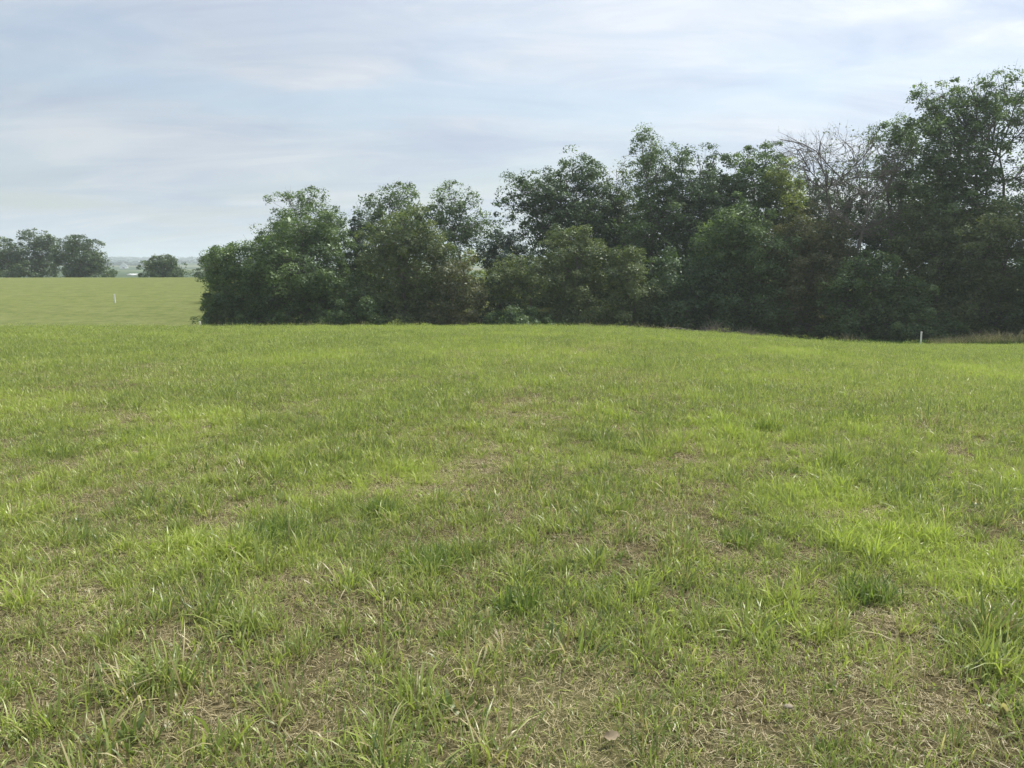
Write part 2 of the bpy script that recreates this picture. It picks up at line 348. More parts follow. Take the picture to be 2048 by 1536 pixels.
LEAFCOUNT = [0]
def make_tree(name, label, cat, d, bx, lobes, mat='green', leaf=.17, lai=4.5, trunk_r=.16, twigs=1, seed=0, barkm='bark',
              group=None, clump=.78, fork=.45, lean=0, stems=1, shell=.6, updir=.6, crown='crown', stem='trunk', skirt=False):
    """lobes: (px, py, rx, ry[, depth offset, density]) read as sizes at distance d"""
    rng = np.random.default_rng(1000+seed)
    mpp = d/FPX
    bx0 = at(bx, 560, d)[0]
    base = np.array([bx0, d, H(bx0, d)-.06])
    root = empty(name, base); tag(root, label, cat, group)
    tb = Tubes(); P = []; T = []; NR = []
    LB = []
    if skirt:
        xs = [l[0] for l in lobes]; w0 = min(l[0]-l[2]*.7 for l in lobes); w1 = max(l[0]+l[2]*.7 for l in lobes)
        gpy = 768-FPX*math.tan(math.atan2(base[2]-CAMZ, d)+PITCH)
        nsk = max(2, int((w1-w0)/45)); sh = 1.0/mpp
        lobes = list(lobes)+[(w0+(w1-w0)*(q+.5)/nsk+rng.uniform(-8, 8), gpy-sh*rng.uniform(.5, 1.1), (w1-w0)/nsk*.75, sh*rng.uniform(.6, 1.1), rng.uniform(-1.2, .3), .9) for q in range(nsk)]
    for lb in lobes:
        px, py, rx, ry = lb[:4]; dz = lb[4] if len(lb) > 4 else rng.uniform(-1, 1)*rx*mpp*.35; dn = lb[5] if len(lb) > 5 else 1.0
        c = np.array(at(px, py, d)); c[1] += dz; c -= base
        LB.append((c, np.array([rx*mpp, .5*(rx+ry)*mpp*.9, ry*mpp]), dn))
    top = max(c[2] for c, _, _ in LB); low = min(c[2] for c, _, _ in LB)
    # stems
    forks = []
    for k in range(stems):
        cx = np.mean([c[0] for c, _, _ in LB]); cyy = np.mean([c[1] for c, _, _ in LB])
        a = rng.uniform(0, 6.28); sp = 0 if stems == 1 else .12*top
        tipz = max(.5, top*.86)
        st0 = np.array([math.cos(a)*.15*(stems > 1), math.sin(a)*.15*(stems > 1), 0])
        tip = np.array([cx*.8+math.cos(a)*sp+lean*top, cyy*.8+math.sin(a)*sp, tipz])
        c = curve(st0, tip, 9, rng, .035); r = trunk_r*(1-.8*np.linspace(0, 1, 9))*(1 if stems == 1 else .6)
        r[0] *= 1.35
        tb.add(c, r, 8); forks.append((c, r))
    for c, r3, dn in LB:
        tk, tr = forks[rng.integers(len(forks))]
        hz = c[2]-r3[2]*.6-.35*np.hypot(c[0]-tk[4][0], c[1]-tk[4][1])
        hz = np.clip(hz, top*.12, top*.75); i = int(np.clip(np.searchsorted(tk[:, 2], hz), 1, 7))
        lim = curve(tk[i], c+np.array([0, 0, r3[2]*.35]), 7, rng, .06, up=-.04)
        lr = np.linspace(min(tr[i]*.75, trunk_r*.6), trunk_r*.12, 7); tb.add(lim, lr, 5)
        rm = float(np.cbrt(np.prod(r3)))
        ncl = int(max(6, 5.2*(rm/clump)**2))
        dirs = rng.normal(0, 1, (ncl, 3)); dirs /= np.linalg.norm(dirs, axis=1)[:, None]
        rad = shell+(1-shell)*rng.uniform(0, 1, ncl)**.45
        lump = .8+.4*rng.uniform(0, 1, ncl)**1.5
        cc = c+dirs*r3*(rad*lump)[:, None]
        gz = ground_h(cc[:, 0]+base[0], cc[:, 1]+base[1])-base[2]
        cc[:, 2] = np.maximum(cc[:, 2], gz+.15+.2*rng.uniform(0, 1, ncl))
        nl = int(lai*dn*math.pi*r3[0]*r3[2]/(.5*.55*leaf*leaf*1.1)*.60)
        wgt = rng.uniform(.35, 1.0, ncl); wgt /= wgt.sum()
        cnt = rng.multinomial(nl, wgt)
        crd = clump*rng.uniform(.5, 1.3, ncl)*min(1.0, .45+rm*.3)
        ctone = rng.normal(0, .2, ncl)
        idx = np.repeat(np.arange(ncl), cnt)
        off = rng.normal(0, 1, (nl, 3)); off /= np.linalg.norm(off, axis=1)[:, None]
        off += np.array([0, 0, .5])+dirs[idx]*.5; off /= np.linalg.norm(off, axis=1)[:, None]+1e-6
        off *= (.45+.62*rng.uniform(0, 1, (nl, 1))**.7)*rng.uniform(.85, 1.12, (nl, 1))
        off[:, 2] = off[:, 2]*.82-.15
        pts = cc[idx]+off*crd[idx][:, None]
        P.append(pts); rd = (off+np.array([0, 0, .2]))*1.1/(np.linalg.norm(off, axis=1)[:, None]+1e-6)+dirs[idx]*.3; NR.append(rd); T.append(np.clip(rng.beta(2.2, 2.2, nl)+ctone[idx], 0, 1))
        if dn > .72:
            nf = int(nl*.28); fd = rng.normal(0, 1, (nf, 3)); fd /= np.linalg.norm(fd, axis=1)[:, None]
            P.append(c+fd*r3*(.74*rng.uniform(.1, 1, nf)**.5)[:, None]); NR.append(fd); T.append(rng.beta(2.2, 2.2, nf))
        if twigs:
            for q in range(ncl):
                if twigs < 1 and rng.uniform() > twigs: continue
                j = rng.integers(2, 7)
                br = curve(lim[j], cc[q], 5, rng, .07); b0 = max(.008, lr[j]*.55)
                tb.add(br, np.linspace(b0, b0*.35, 5), 4 if twigs > 1 else 3)
                if twigs > 1:
                    for e in range(int(twigs)):
                        dd = rng.normal(0, 1, 3)+dirs[q]*.9; dd[2] += .3
                        dd /= np.linalg.norm(dd)
                        tb.add(curve(br[rng.integers(2, 5)], cc[q]+dd*crd[q]*1.2, 4, rng, .08), np.linspace(b0*.42, .004, 4), 3)
    Pc = np.concatenate(P); gz = ground_h(Pc[:, 0]+base[0], Pc[:, 1]+base[1])-base[2]
    keep = Pc[:, 2] > gz+.03
    Pc = Pc[keep]; Tc = np.concatenate(T)[keep]; Nc = np.concatenate(NR)[keep]; LEAFCOUNT[0] += len(Pc)
    mobj(stem, tb.mesh(stem, M[barkm]), root)
    mobj(crown, leaves_mesh(crown, Pc, leaf*1.07, M[mat], rng, tone=Tc, updir=updir, nrm=Nc), root)
    return root

G = 'trees and shrubs of the dark thicket'
# ---- tall trees standing in the back of the thicket
make_tree('walnut_tree', 'airy pale-topped tree rising behind the rounded thicket at the open end', 'tree', 76, 600,
    [(578, 412, 46, 36, 0, .62), (612, 402, 32, 30, 1, .65), (540, 460, 34, 22, 0, .45), (655, 430, 30, 32, 0, .8), (675, 470, 18, 45, 0, .7), (600, 470, 70, 40, 0, .8), (560, 520, 60, 60, 0, .8)],
    'green', .19, 3.6, .2, 2, 1, group=G)
make_tree('walnut_tree', 'tree with a rounded open top between the airy tree and the branching one', 'tree', 74, 780,
    [(805, 395, 38, 30, 0, .8), (760, 412, 34, 26, 0, .75), (738, 450, 30, 38, 0, .8), (820, 440, 40, 40, 0, .8), (780, 500, 80, 70, 0, .9)],
    'green', .19, 3.6, .2, 2, 2, group=G)
make_tree('walnut_tree', 'sparse branching tree with a bare dark limb beside the gap in the thicket', 'tree', 72, 925,
    [(912, 398, 42, 32, 0, .75), (870, 425, 36, 32, 0, .85), (885, 470, 48, 34, 0, .9), (920, 455, 34, 30, 0, .8), (955, 462, 38, 36, 0, 1), (945, 400, 16, 14, 0, .4), (900, 530, 40, 40, 0, .8)],
    'green', .19, 3.4, .2, 3, 3, group=G)
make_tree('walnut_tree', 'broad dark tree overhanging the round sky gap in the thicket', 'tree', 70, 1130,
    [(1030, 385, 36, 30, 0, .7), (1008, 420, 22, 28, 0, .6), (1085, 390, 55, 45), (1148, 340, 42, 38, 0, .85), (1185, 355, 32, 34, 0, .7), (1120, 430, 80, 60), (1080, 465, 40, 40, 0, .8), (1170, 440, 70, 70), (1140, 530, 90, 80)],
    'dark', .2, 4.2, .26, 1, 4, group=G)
make_tree('sparse_tree', 'thinly leaved leaning tree between two tall full crowns', 'tree', 70, 1262,
    [(1232, 350, 26, 30, 0, .28), (1250, 330, 16, 20, 0, .25), (1215, 395, 34, 30, 0, .7), (1240, 440, 50, 50, 0, .9)],
    'olive', .16, 3.2, .15, 2, 5, group=G)
make_tree('elm_tree', 'tall round-headed tree with sky showing through its grey-green top', 'tree', 66, 1308,
    [(1308, 305, 46, 40, 0, .72), (1285, 300, 26, 26, 0, .65), (1335, 325, 32, 32, 0, .7), (1300, 370, 52, 44, 0, .9), (1320, 450, 80, 70)],
    'green', .16, 3.6, .22, 2, 6, group=G)
make_tree('elm_tree', 'full dark tree filling the middle of the thicket, ragged on top', 'tree', 67, 1390,
    [(1395, 320, 42, 26, 0, .5), (1430, 315, 22, 18, 0, .4), (1380, 380, 75, 50), (1430, 400, 60, 60), (1360, 460, 90, 80), (1420, 520, 100, 90)],
    'dark', .17, 4.2, .24, 1, 7, group=G)
make_tree('elm_tree', 'leafy green tree just beside the bare dead tree, sunlit on its edge', 'tree', 66, 1510,
    [(1495, 318, 42, 26, 0, .8), (1545, 320, 26, 30, 0, .8), (1530, 370, 62, 46), (1480, 400, 60, 60), (1560, 420, 40, 45), (1510, 470, 90, 80)],
    'green', .18, 4.4, .24, 1, 8, group=G)
make_tree('young_tree', 'yellow-green young tree beside the bare dead tree', 'tree', 64, 1570,
    [(1572, 385, 28, 44), (1592, 420, 22, 32), (1560, 350, 24, 26), (1570, 460, 30, 50)],
    'lime', .15, 3.2, .1, 1, 9, group=G)
make_tree('tall_tree', 'slender airy tree between the dead tree and the tallest tree', 'tree', 63, 1790,
    [(1785, 275, 42, 38, 0, .75), (1820, 268, 36, 34, 0, .85), (1760, 330, 34, 34, 0, .5), (1800, 340, 52, 46, 0, .9), (1810, 430, 60, 70, 0, .9)],
    'green', .17, 3.6, .22, 2, 10, group=G)
make_tree('tall_tree', 'tallest tree of the thicket, wide fanning limbs and feathery top', 'tree', 60, 1985,
    [(1880, 205, 54, 36, 0, .7), (1940, 190, 48, 32, 0, .7), (2005, 180, 54, 34, 0, .7), (2060, 180, 50, 36, 0, .65), (1855, 250, 44, 38, 0, .9), (1900, 300, 84, 52), (1990, 250, 74, 50, 0, .7),
     (2060, 260, 50, 54, 0, .6), (1930, 240, 60, 44, 0, 1), (1870, 350, 60, 50), (1960, 350, 70, 46, 0, .8), (2090, 340, 50, 60, 0, .5), (1930, 420, 90, 60)],
    'green', .17, 3.9, .34, 2, 11, group=G, stems=3)
make_tree('tall_tree', 'wide tree closing the thicket beyond the tallest tree', 'tree', 57, 2190,
    [(2160, 230, 80, 60), (2240, 260, 80, 70), (2120, 400, 70, 70), (2200, 380, 110, 90), (2180, 520, 120, 110)],
    'dark', .2, 3.6, .3, 1, 12, group=G)
make_tree('ash_tree', 'dark tree whose crown fills the space behind the bare dead tree', 'tree', 69, 1680,
    [(1620, 390, 34, 44, 0, .9), (1665, 370, 40, 34, 0, .5), (1715, 350, 36, 34, 0, .4), (1760, 380, 40, 40, 0, .6), (1650, 440, 60, 50), (1700, 420, 44, 36, 0, .7), (1745, 440, 50, 50), (1690, 500, 90, 60), (1790, 480, 50, 60), (1600, 500, 60, 70)],
    'dark', .19, 3.8, .22, 1, 14, group=G)
make_tree('ash_tree', 'dark tree behind the narrow pale olive tree', 'tree', 71, 1250,
    [(1200, 420, 44, 40, 0, .9), (1250, 430, 56, 44), (1225, 490, 60, 50), (1290, 500, 70, 60), (1240, 560, 80, 60)],
    'dark', .19, 3.8, .22, 1, 15, group=G)
make_tree('ash_tree', 'shadowy tree behind the slender airy one', 'tree', 66, 1850,
    [(1830, 390, 60, 50), (1890, 440, 70, 60), (1840, 480, 80, 60), (1960, 470, 80, 60), (2040, 430, 60, 50, 0, .8)],
    'dark', .19, 3.6, .24, 1, 16, group=G)
# ---- bare dead tree
make_tree('dead_tree', 'bare grey dead tree with forked twiggy branches', 'tree', 60.5, 1722,
    [(1640, 300, 50, 42, 0, .03), (1590, 320, 44, 50, -.5, .008), (1690, 300, 44, 40, 0, .12), (1745, 310, 26, 56, 0, .008), (1655, 375, 52, 40, -1, .008), (1615, 370, 44, 40, 0, .008), (1780, 370, 46, 50, 0, .01),
     (1715, 400, 40, 40, -1, .03), (1560, 290, 20, 30, 0, .005), (1690, 360, 36, 40, .5, .05), (1760, 450, 44, 44, -1.5, .02), (1640, 430, 40, 40, -1.5, .01), (1800, 330, 34, 44, -1, .01), (1700, 470, 36, 36, -2, .01)],
    'olive', .15, 3.6, .30, 3, 13, 'deadwood', group=G, clump=.62, stems=3)
# ---- front row, leaved to the ground
make_tree('edge_shrub', 'rounded shrub ending the thicket where the far field opens', 'shrub', 62.5, 460,
    [(452, 525, 38, 36), (430, 575, 26, 40), (425, 620, 26, 34), (470, 590, 52, 60), (415, 625, 14, 16, 0, .6), (490, 530, 44, 44), (500, 620, 50, 46)],
    'green', .15, 4.3, .1, 1, 20, group=G, skirt=True, stems=3)
make_tree('bare_twigged_shrub', 'small shrub with bare pale twigs on top at the thicket end', 'shrub', 63.5, 436,
    [(436, 505, 22, 18, 0, .12), (445, 540, 26, 30, 0, .8)], 'olive', .14, 3.6, .07, 3, 19, 'deadwood', group=G, skirt=True, stems=2)
make_tree('hackberry_tree', 'broad dome-shaped tree, widest of the front row, leaved to the ground', 'tree', 62, 605,
    [(600, 462, 70, 40), (540, 500, 48, 40), (655, 480, 52, 46), (610, 540, 110, 66), (530, 590, 70, 64), (680, 580, 70, 66), (610, 625, 110, 40)],
    'green', .16, 4.4, .22, 1, 21, group=G, skirt=True)
make_tree('cedar_tree', 'dark pointed cedar wedged between two leafy crowns', 'tree', 64, 716,
    [(716, 450, 16, 22), (712, 480, 24, 30), (720, 530, 34, 50)], 'conifer', .12, 4.3, .13, 1, 22, group=G, skirt=True, clump=.4)
make_tree('hackberry_tree', 'dense grey-green tree below the rounded open top', 'tree', 61, 810,
    [(810, 470, 66, 44), (760, 500, 44, 44), (860, 490, 44, 40), (810, 550, 90, 66), (740, 600, 56, 56), (850, 610, 76, 50), (790, 630, 70, 34)],
    'olive', .16, 4.4, .2, 1, 23, group=G, skirt=True)
make_tree('edge_shrub', 'bright-leaved shrub at the foot of the grey-green tree', 'shrub', 58.5, 735,
    [(735, 610, 34, 34), (690, 630, 34, 26), (660, 640, 26, 18)], 'green', .15, 4.6, .07, 1, 24, group=G, skirt=True, stems=3)
make_tree('edge_shrub', 'rust-tinged shrub in the shade below the sparse branching tree', 'shrub', 60, 905,
    [(905, 545, 44, 44), (920, 600, 50, 50), (880, 630, 40, 28)], 'brown', .15, 4.4, .09, 1, 25, group=G, skirt=True, stems=3)
make_tree('cedar_tree', 'dark cedar standing in the gap under the round patch of sky', 'tree', 63, 1008,
    [(1000, 482, 24, 28), (1030, 490, 20, 28), (970, 500, 24, 26), (1000, 530, 34, 40), (1045, 540, 30, 50), (985, 590, 40, 50)], 'conifer', .12, 4.3, .14, 1, 26, group=G, skirt=True, clump=.45, stems=2)
make_tree('sunlit_bush', 'sunlit yellow-green bush glowing behind the gap', 'shrub', 82, 1000,
    [(1005, 530, 34, 40), (945, 515, 22, 24), (975, 565, 40, 30)], 'lime', .18, 3.2, .08, 1, 27, group=G, skirt=True, stems=2)
make_tree('small_tree', 'olive small tree with a bare leaning trunk at the field edge', 'tree', 59.5, 1082,
    [(1040, 535, 40, 34), (1080, 555, 46, 34), (1010, 565, 30, 34), (1060, 585, 40, 26, 0, .7)], 'olive', .14, 4.4, .13, 1, 28, group=G, skirt=False, lean=-.03)
make_tree('small_tree', 'spiky-topped olive tree in front of the broad dark tree', 'tree', 60.5, 1150,
    [(1140, 480, 40, 32), (1110, 520, 40, 40), (1175, 520, 40, 50), (1150, 580, 60, 60), (1170, 630, 60, 36)], 'olive', .13, 4.3, .16, 1, 29, group=G, skirt=True)
make_tree('edge_shrub', 'low bright green shrub under the leaning bare trunk', 'shrub', 58.5, 1040,
    [(1040, 635, 46, 26), (1000, 645, 34, 18), (1090, 645, 36, 18)], 'green', .14, 4.6, .06, 1, 30, group=G, skirt=True, stems=3)
make_tree('small_tree', 'narrow pale olive tree standing out against the dark wood', 'tree', 59, 1262,
    [(1262, 510, 30, 30), (1255, 555, 36, 44), (1275, 590, 36, 40), (1235, 630, 40, 34)], 'olive', .14, 4.3, .12, 1, 31, group=G, skirt=True)
make_tree('edge_shrub', 'dark spreading shrub in the deep shade beside the narrow olive tree', 'shrub', 60, 1370,
    [(1340, 560, 60, 60), (1410, 560, 66, 60), (1370, 620, 90, 46), (1320, 640, 50, 28), (1440, 625, 60, 40)], 'dark', .17, 4.3, .12, 1, 32, group=G, skirt=True, stems=3)
make_tree('maple_tree', 'dense dark green tree between the narrow olive tree and the brown-tinged one', 'tree', 60, 1475,
    [(1475, 440, 50, 46), (1450, 490, 60, 50), (1510, 500, 60, 50), (1475, 560, 80, 60), (1500, 620, 90, 50)], 'green', .16, 4.4, .2, 1, 33, group=G, skirt=True)
make_tree('hawthorn_tree', 'brown-tinged dome-shaped tree in front of the bare dead tree', 'tree', 60, 1610,
    [(1610, 455, 62, 40), (1570, 490, 50, 44), (1655, 500, 52, 50), (1610, 550, 90, 66), (1590, 620, 90, 46)], 'brown', .14, 4.4, .18, 1, 34, group=G, skirt=True)
make_tree('locust_tree', 'spreading tree with layered flat sprays of leaves at the field edge', 'tree', 57, 1735,
    [(1730, 530, 56, 26), (1690, 560, 50, 22), (1770, 565, 60, 24), (1680, 600, 50, 24), (1740, 610, 70, 26), (1800, 600, 50, 26), (1690, 640, 60, 24), (1770, 645, 70, 24), (1720, 665, 60, 14)],
    'green', .17, 4.4, .16, 1, 35, group=G, skirt=True, updir=1.6)
make_tree('locust_tree', 'olive tree with a billowing rounded top below the tallest tree', 'tree', 58, 1880,
    [(1860, 440, 56, 34), (1900, 460, 60, 40), (1830, 490, 44, 40), (1880, 530, 80, 56), (1850, 600, 70, 50), (1900, 640, 80, 36)], 'olive', .15, 4.4, .2, 1, 36, group=G, skirt=True)
make_tree('locust_tree', 'large brownish-olive domed tree where the seeding grass begins', 'tree', 56, 1995,
    [(1990, 455, 66, 40), (2045, 480, 56, 50), (1950, 510, 50, 50), (2000, 550, 90, 60), (1970, 620, 80, 46), (2050, 620, 70, 50)], 'olive', .15, 4.4, .2, 1, 37, group=G, skirt=True)
make_tree('edge_shrub', 'dark shrub behind the tan seeding grass', 'shrub', 53, 2110,
    [(2100, 520, 70, 60), (2150, 600, 90, 70), (2080, 640, 60, 34)], 'dark', .16, 4.6, .12, 1, 38, group=G, skirt=True, stems=3)
make_tree('edge_shrub', 'light green shrub at the foot of the layered tree', 'shrub', 55, 1840,
    [(1840, 605, 40, 44), (1880, 650, 50, 24), (1810, 655, 40, 18)], 'green', .15, 4.6, .07, 1, 39, group=G, skirt=True, stems=3)
# ---- shaded understorey that fills the inside of the wood
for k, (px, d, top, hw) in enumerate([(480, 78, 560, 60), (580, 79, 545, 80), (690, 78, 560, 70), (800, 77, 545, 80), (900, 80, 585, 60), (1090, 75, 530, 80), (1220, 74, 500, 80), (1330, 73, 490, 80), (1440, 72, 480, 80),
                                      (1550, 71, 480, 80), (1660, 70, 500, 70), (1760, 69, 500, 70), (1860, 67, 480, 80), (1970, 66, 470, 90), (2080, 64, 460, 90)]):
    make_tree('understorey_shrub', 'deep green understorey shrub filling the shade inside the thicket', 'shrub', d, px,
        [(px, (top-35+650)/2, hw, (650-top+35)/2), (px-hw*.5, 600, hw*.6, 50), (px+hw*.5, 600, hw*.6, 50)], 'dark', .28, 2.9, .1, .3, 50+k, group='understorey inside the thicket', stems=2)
# ---- farther trees on the next field's crest
GF = 'trees beyond the crest of the far field'
make_tree('far_tree', 'tallest tree of the far group beyond the field crest', 'tree', 150, 82,
    [(72, 478, 26, 22, 0, .8), (95, 492, 22, 20), (75, 515, 44, 26), (80, 542, 52, 18)], 'far', .27, 5.0, .3, 1, 70, group=GF, clump=.95)
make_tree('far_tree', 'smaller tree at the outer side of the far group', 'tree', 148, 15,
    [(8, 490, 18, 14, 0, .7), (35, 500, 18, 18), (15, 520, 36, 24), (20, 543, 46, 16), (-30, 510, 40, 36)], 'far', .27, 5.0, .26, 1, 71, group=GF, clump=.95)
make_tree('far_tree', 'broad rounded tree of the far group, nearest the distant white barn', 'tree', 146, 160,
    [(155, 488, 30, 20), (180, 505, 26, 24), (130, 505, 26, 24), (160, 525, 50, 24), (165, 545, 56, 14)], 'far', .27, 5.2, .3, 1, 72, group=GF, clump=.95)
make_tree('far_shrub', 'low shrubs trailing off from the far group of trees', 'shrub', 150, 228,
    [(224, 550, 14, 7), (208, 546, 14, 9)], 'far', .28, 4.6, .14, 1, 73, group=GF, clump=1.0, stems=3)
make_tree('round_bush', 'single round many-stemmed bush alone on the far field crest', 'shrub', 140, 324,
    [(324, 535, 30, 22), (300, 540, 20, 18), (348, 540, 20, 18), (312, 524, 16, 12), (336, 522, 18, 12), (324, 550, 42, 8)], 'far', .24, 5, .14, 1, 74, group=GF, clump=.9, stems=5)
make_tree('far_tree', 'wide dark bush on the far crest half hidden by the thicket', 'tree', 138, 428,
    [(412, 530, 18, 18), (440, 530, 30, 24), (425, 547, 36, 10)], 'far', .24, 5, .2, 1, 75, group=GF, clump=.9, stems=2)
print('LEAVES', LEAFCOUNT[0])

# ------------------------------------------------------------------ far woods and hedgerows (one hazy mass)
rng = np.random.default_rng(7)
P = []
def hedge(p0, p1, hgt, n, wid):
    t = rng.uniform(0, 1, n); x = p0[0]+(p1[0]-p0[0])*t; y = p0[1]+(p1[1]-p0[1])*t
    k = np.floor(t*math.hypot(p1[0]-p0[0], p1[1]-p0[1])/(hgt*1.1)); hh = hgt*(.45+.75*_hash(k, k*0, k*0, 3))
    x = x+rng.normal(0, wid*.3, n); y = y+rng.normal(0, wid*.4, n)
    P.append(np.stack([x, y, ground_h(x, y)+hh*rng.uniform(0, 1, n)**.7], 1))
for p0, p1, h_, n_, w_ in [((-1700, 2580), (-500, 2640), 12, 9000, 16), ((-1400, 2100), (-800, 2160), 8, 4000, 10), ((-1250, 1500), (-560, 1540), 5, 3000, 6), ((-900, 1240), (-540, 1200), 4, 1500, 4),
                           ((-700, 2600), (900, 2640), 10, 4000, 25), ((-300, 1700), (600, 1500), 8, 2000, 12)]:
    hedge(p0, p1, h_, n_, w_)
fw = mobj('far_woods', leaves_mesh('far_woods', np.concatenate(P), 3.4, M['woods'], rng, droop=0, updir=.4, aspect=.9))
tag(fw, 'hazy blue-green woods and hedgerows on the distant hills', 'woods', kind='stuff')

# ------------------------------------------------------------------ small built things
def simple_mat(name, col, rough=.6, spots=None):
    m, N, L = material(name)
    n = N('ShaderNodeTexNoise', i_Scale=9.0, i_Detail=4.0)
    tcn = N('ShaderNodeTexCoord'); L(tcn.outputs['Object'], n.inputs['Vector'])
    r = ramp(N('ShaderNodeValToRGB'), [(.3, tuple(c*.82 for c in col)), (.65, col)]); L(n.outputs[0], r.inputs[0])
    p = N('ShaderNodeBsdfPrincipled', i_Roughness=rough); L(r.outputs[0], p.inputs['Base Color'])
    o = N('ShaderNodeOutputMaterial'); L(p.outputs[0], o.inputs[0])
    return m
M['pvc'] = simple_mat('white_plastic', (.80, .80, .77), .45)
def stake(px, d, label, hgt=.82, r=.058, tilt=(0, 0)):
    x = at(px, 600, d)[0]; z = H(x, d)
    root = empty('marker_stake', (x, d, z-.05)); root.rotation_euler = (tilt[0], tilt[1], 0)
    tag(root, label, 'stake', 'white marker stakes in the grass')
    tb = Tubes(); tb.add([(0, 0, 0), (0, 0, .3), (0, 0, .6), (0, 0, hgt)], [r]*4, 14); mobj('pipe', tb.mesh('pipe', M['pvc']), root)
    tb = Tubes(); tb.add([(0, 0, hgt-.07), (0, 0, hgt-.068), (0, 0, hgt+.006), (0, 0, hgt+.014), (0, 0, hgt+.015)], [r+.001, r+.006, r+.006, r-.004, .001], 14); mobj('cap', tb.mesh('cap', M['pvc']), root)
stake(1848, 50, 'white marker stake at the thicket edge beside the seeding grass', 1.06, .052)
stake(230, 77, 'white marker stake standing out in the open far field', .92, tilt=(0, R(-2)))
stake(397, 57, 'white marker stake half hidden by the rise near the thicket end', 1.0)

# white barn far off
M['white_wall'] = simple_mat('white_boards', (.85, .85, .83), .6); M['roof'] = simple_mat('grey_metal_roof', (.42, .43, .44), .5); M['darkdoor'] = simple_mat('dark_opening', (.03, .03, .035), .8)
bx, by, _ = at(247, 535, 1000); bz = at(247, 537.5, 1000)[2]
barn = empty('barn', (bx, by, bz)); barn.rotation_euler = (0, 0, R(22)); tag(barn, 'tiny white gabled barn on the distant hillside', 'barn')
W2, LN, EV, RG = 4.9, 8.0, 3.2, 7.6
zb = min(0, H(bx, by)-bz)-1
V = np.array([(-W2, 0, zb), (W2, 0, zb), (W2, 0, EV), (0, 0, RG), (-W2, 0, EV), (-W2, LN, zb), (W2, LN, zb), (W2, LN, EV), (0, LN, RG), (-W2, LN, EV)])
mobj('wall', mesh_from('wall', V, [np.array([[0, 1, 2, 3, 4], [6, 5, 9, 8, 7]]), np.array([[1, 6, 7, 2], [5, 0, 4, 9]])], M['white_wall']), barn)
def slab(s):
    a = np.array([(s*(W2+.4), -.4, EV-.22), (0, -.4, RG+.06), (0, LN+.4, RG+.06), (s*(W2+.4), LN+.4, EV-.22)]); b = a+np.array([0, 0, .18])
    return np.concatenate([a, b]), [np.array([[0, 1, 2, 3], [4, 5, 6, 7], [0, 1, 5, 4], [1, 2, 6, 5], [2, 3, 7, 6], [3, 0, 4, 7]])]
for s in (-1, 1): mobj('roof', mesh_from('roof', *slab(s), M['roof']), barn)
def boxmesh(name, x0, x1, y0, y1, z0, z1, mat):
    v = np.array([(x, y, z) for z in (z0, z1) for x, y in ((x0, y0), (x1, y0), (x1, y1), (x0, y1))])
    return mesh_from(name, v, [np.array([[0, 3, 2, 1], [4, 5, 6, 7], [0, 1, 5, 4], [1, 2, 6, 5], [2, 3, 7, 6], [3, 0, 4, 7]])], mat)
mobj('door', boxmesh('door', -1.2, 1.5, -.06, .05, zb, 2.5, M['darkdoor']), barn)
# pale low shed roof in the valley
sx, sy, _ = at(262, 549, 620); sz = at(262, 551, 620)[2]
shed = empty('low_shed', (sx, sy, sz)); tag(shed, 'long low pale shed in the valley below the white barn', 'shed')
zb2 = min(0, H(sx, sy)-sz)-1
mobj('wall', boxmesh('wall', -3.2, 3.2, 0, 4, zb2, .8, M['white_wall']), shed)
v = np.array([(-3.5, -.3, .7), (3.5, -.3, .7), (3.5, 4.3, 1.25), (-3.5, 4.3, 1.25)]); v = np.concatenate([v, v+np.array([0, 0, .12])])
mobj('roof', mesh_from('roof', v, [np.array([[0, 3, 2, 1], [4, 5, 6, 7], [0, 1, 5, 4], [1, 2, 6, 5], [2, 3, 7, 6], [3, 0, 4, 7]])], M['white_wall']), shed)

# fallen log and brush pile at the thicket edge
rng = np.random.default_rng(31)
lx, ly, lz = at(1345, 658, 55); l2 = at(1425, 667, 53.5)
root = empty('fallen_log', (lx, ly, H(lx, ly))); tag(root, 'pale grey fallen log lying at the foot of the dark wood', 'log')
tb = Tubes(); p0 = np.array([-.5, 0, lz-H(lx, ly)]); p1 = np.array(l2)-np.array([lx, ly, H(lx, ly)])
p1[2] = max(p1[2], H(l2[0], l2[1])-H(lx, ly)+.05)
cv = curve(p0, p1, 10, rng, .012, up=.02); tb.add(cv, np.linspace(.11, .06, 10), 9); mobj('trunk', tb.mesh('trunk', M['log']), root)
for q, (i, dv_) in enumerate([(4, (.5, -.3, .6)), (7, (.6, .2, .45)), (2, (-.2, .3, -.5))]):
    tb = Tubes(); tb.add(curve(cv[i], cv[i]+np.array(dv_), 5, rng, .06), np.linspace(.05, .015, 5), 6); mobj('branch', tb.mesh('branch', M['log']), root)
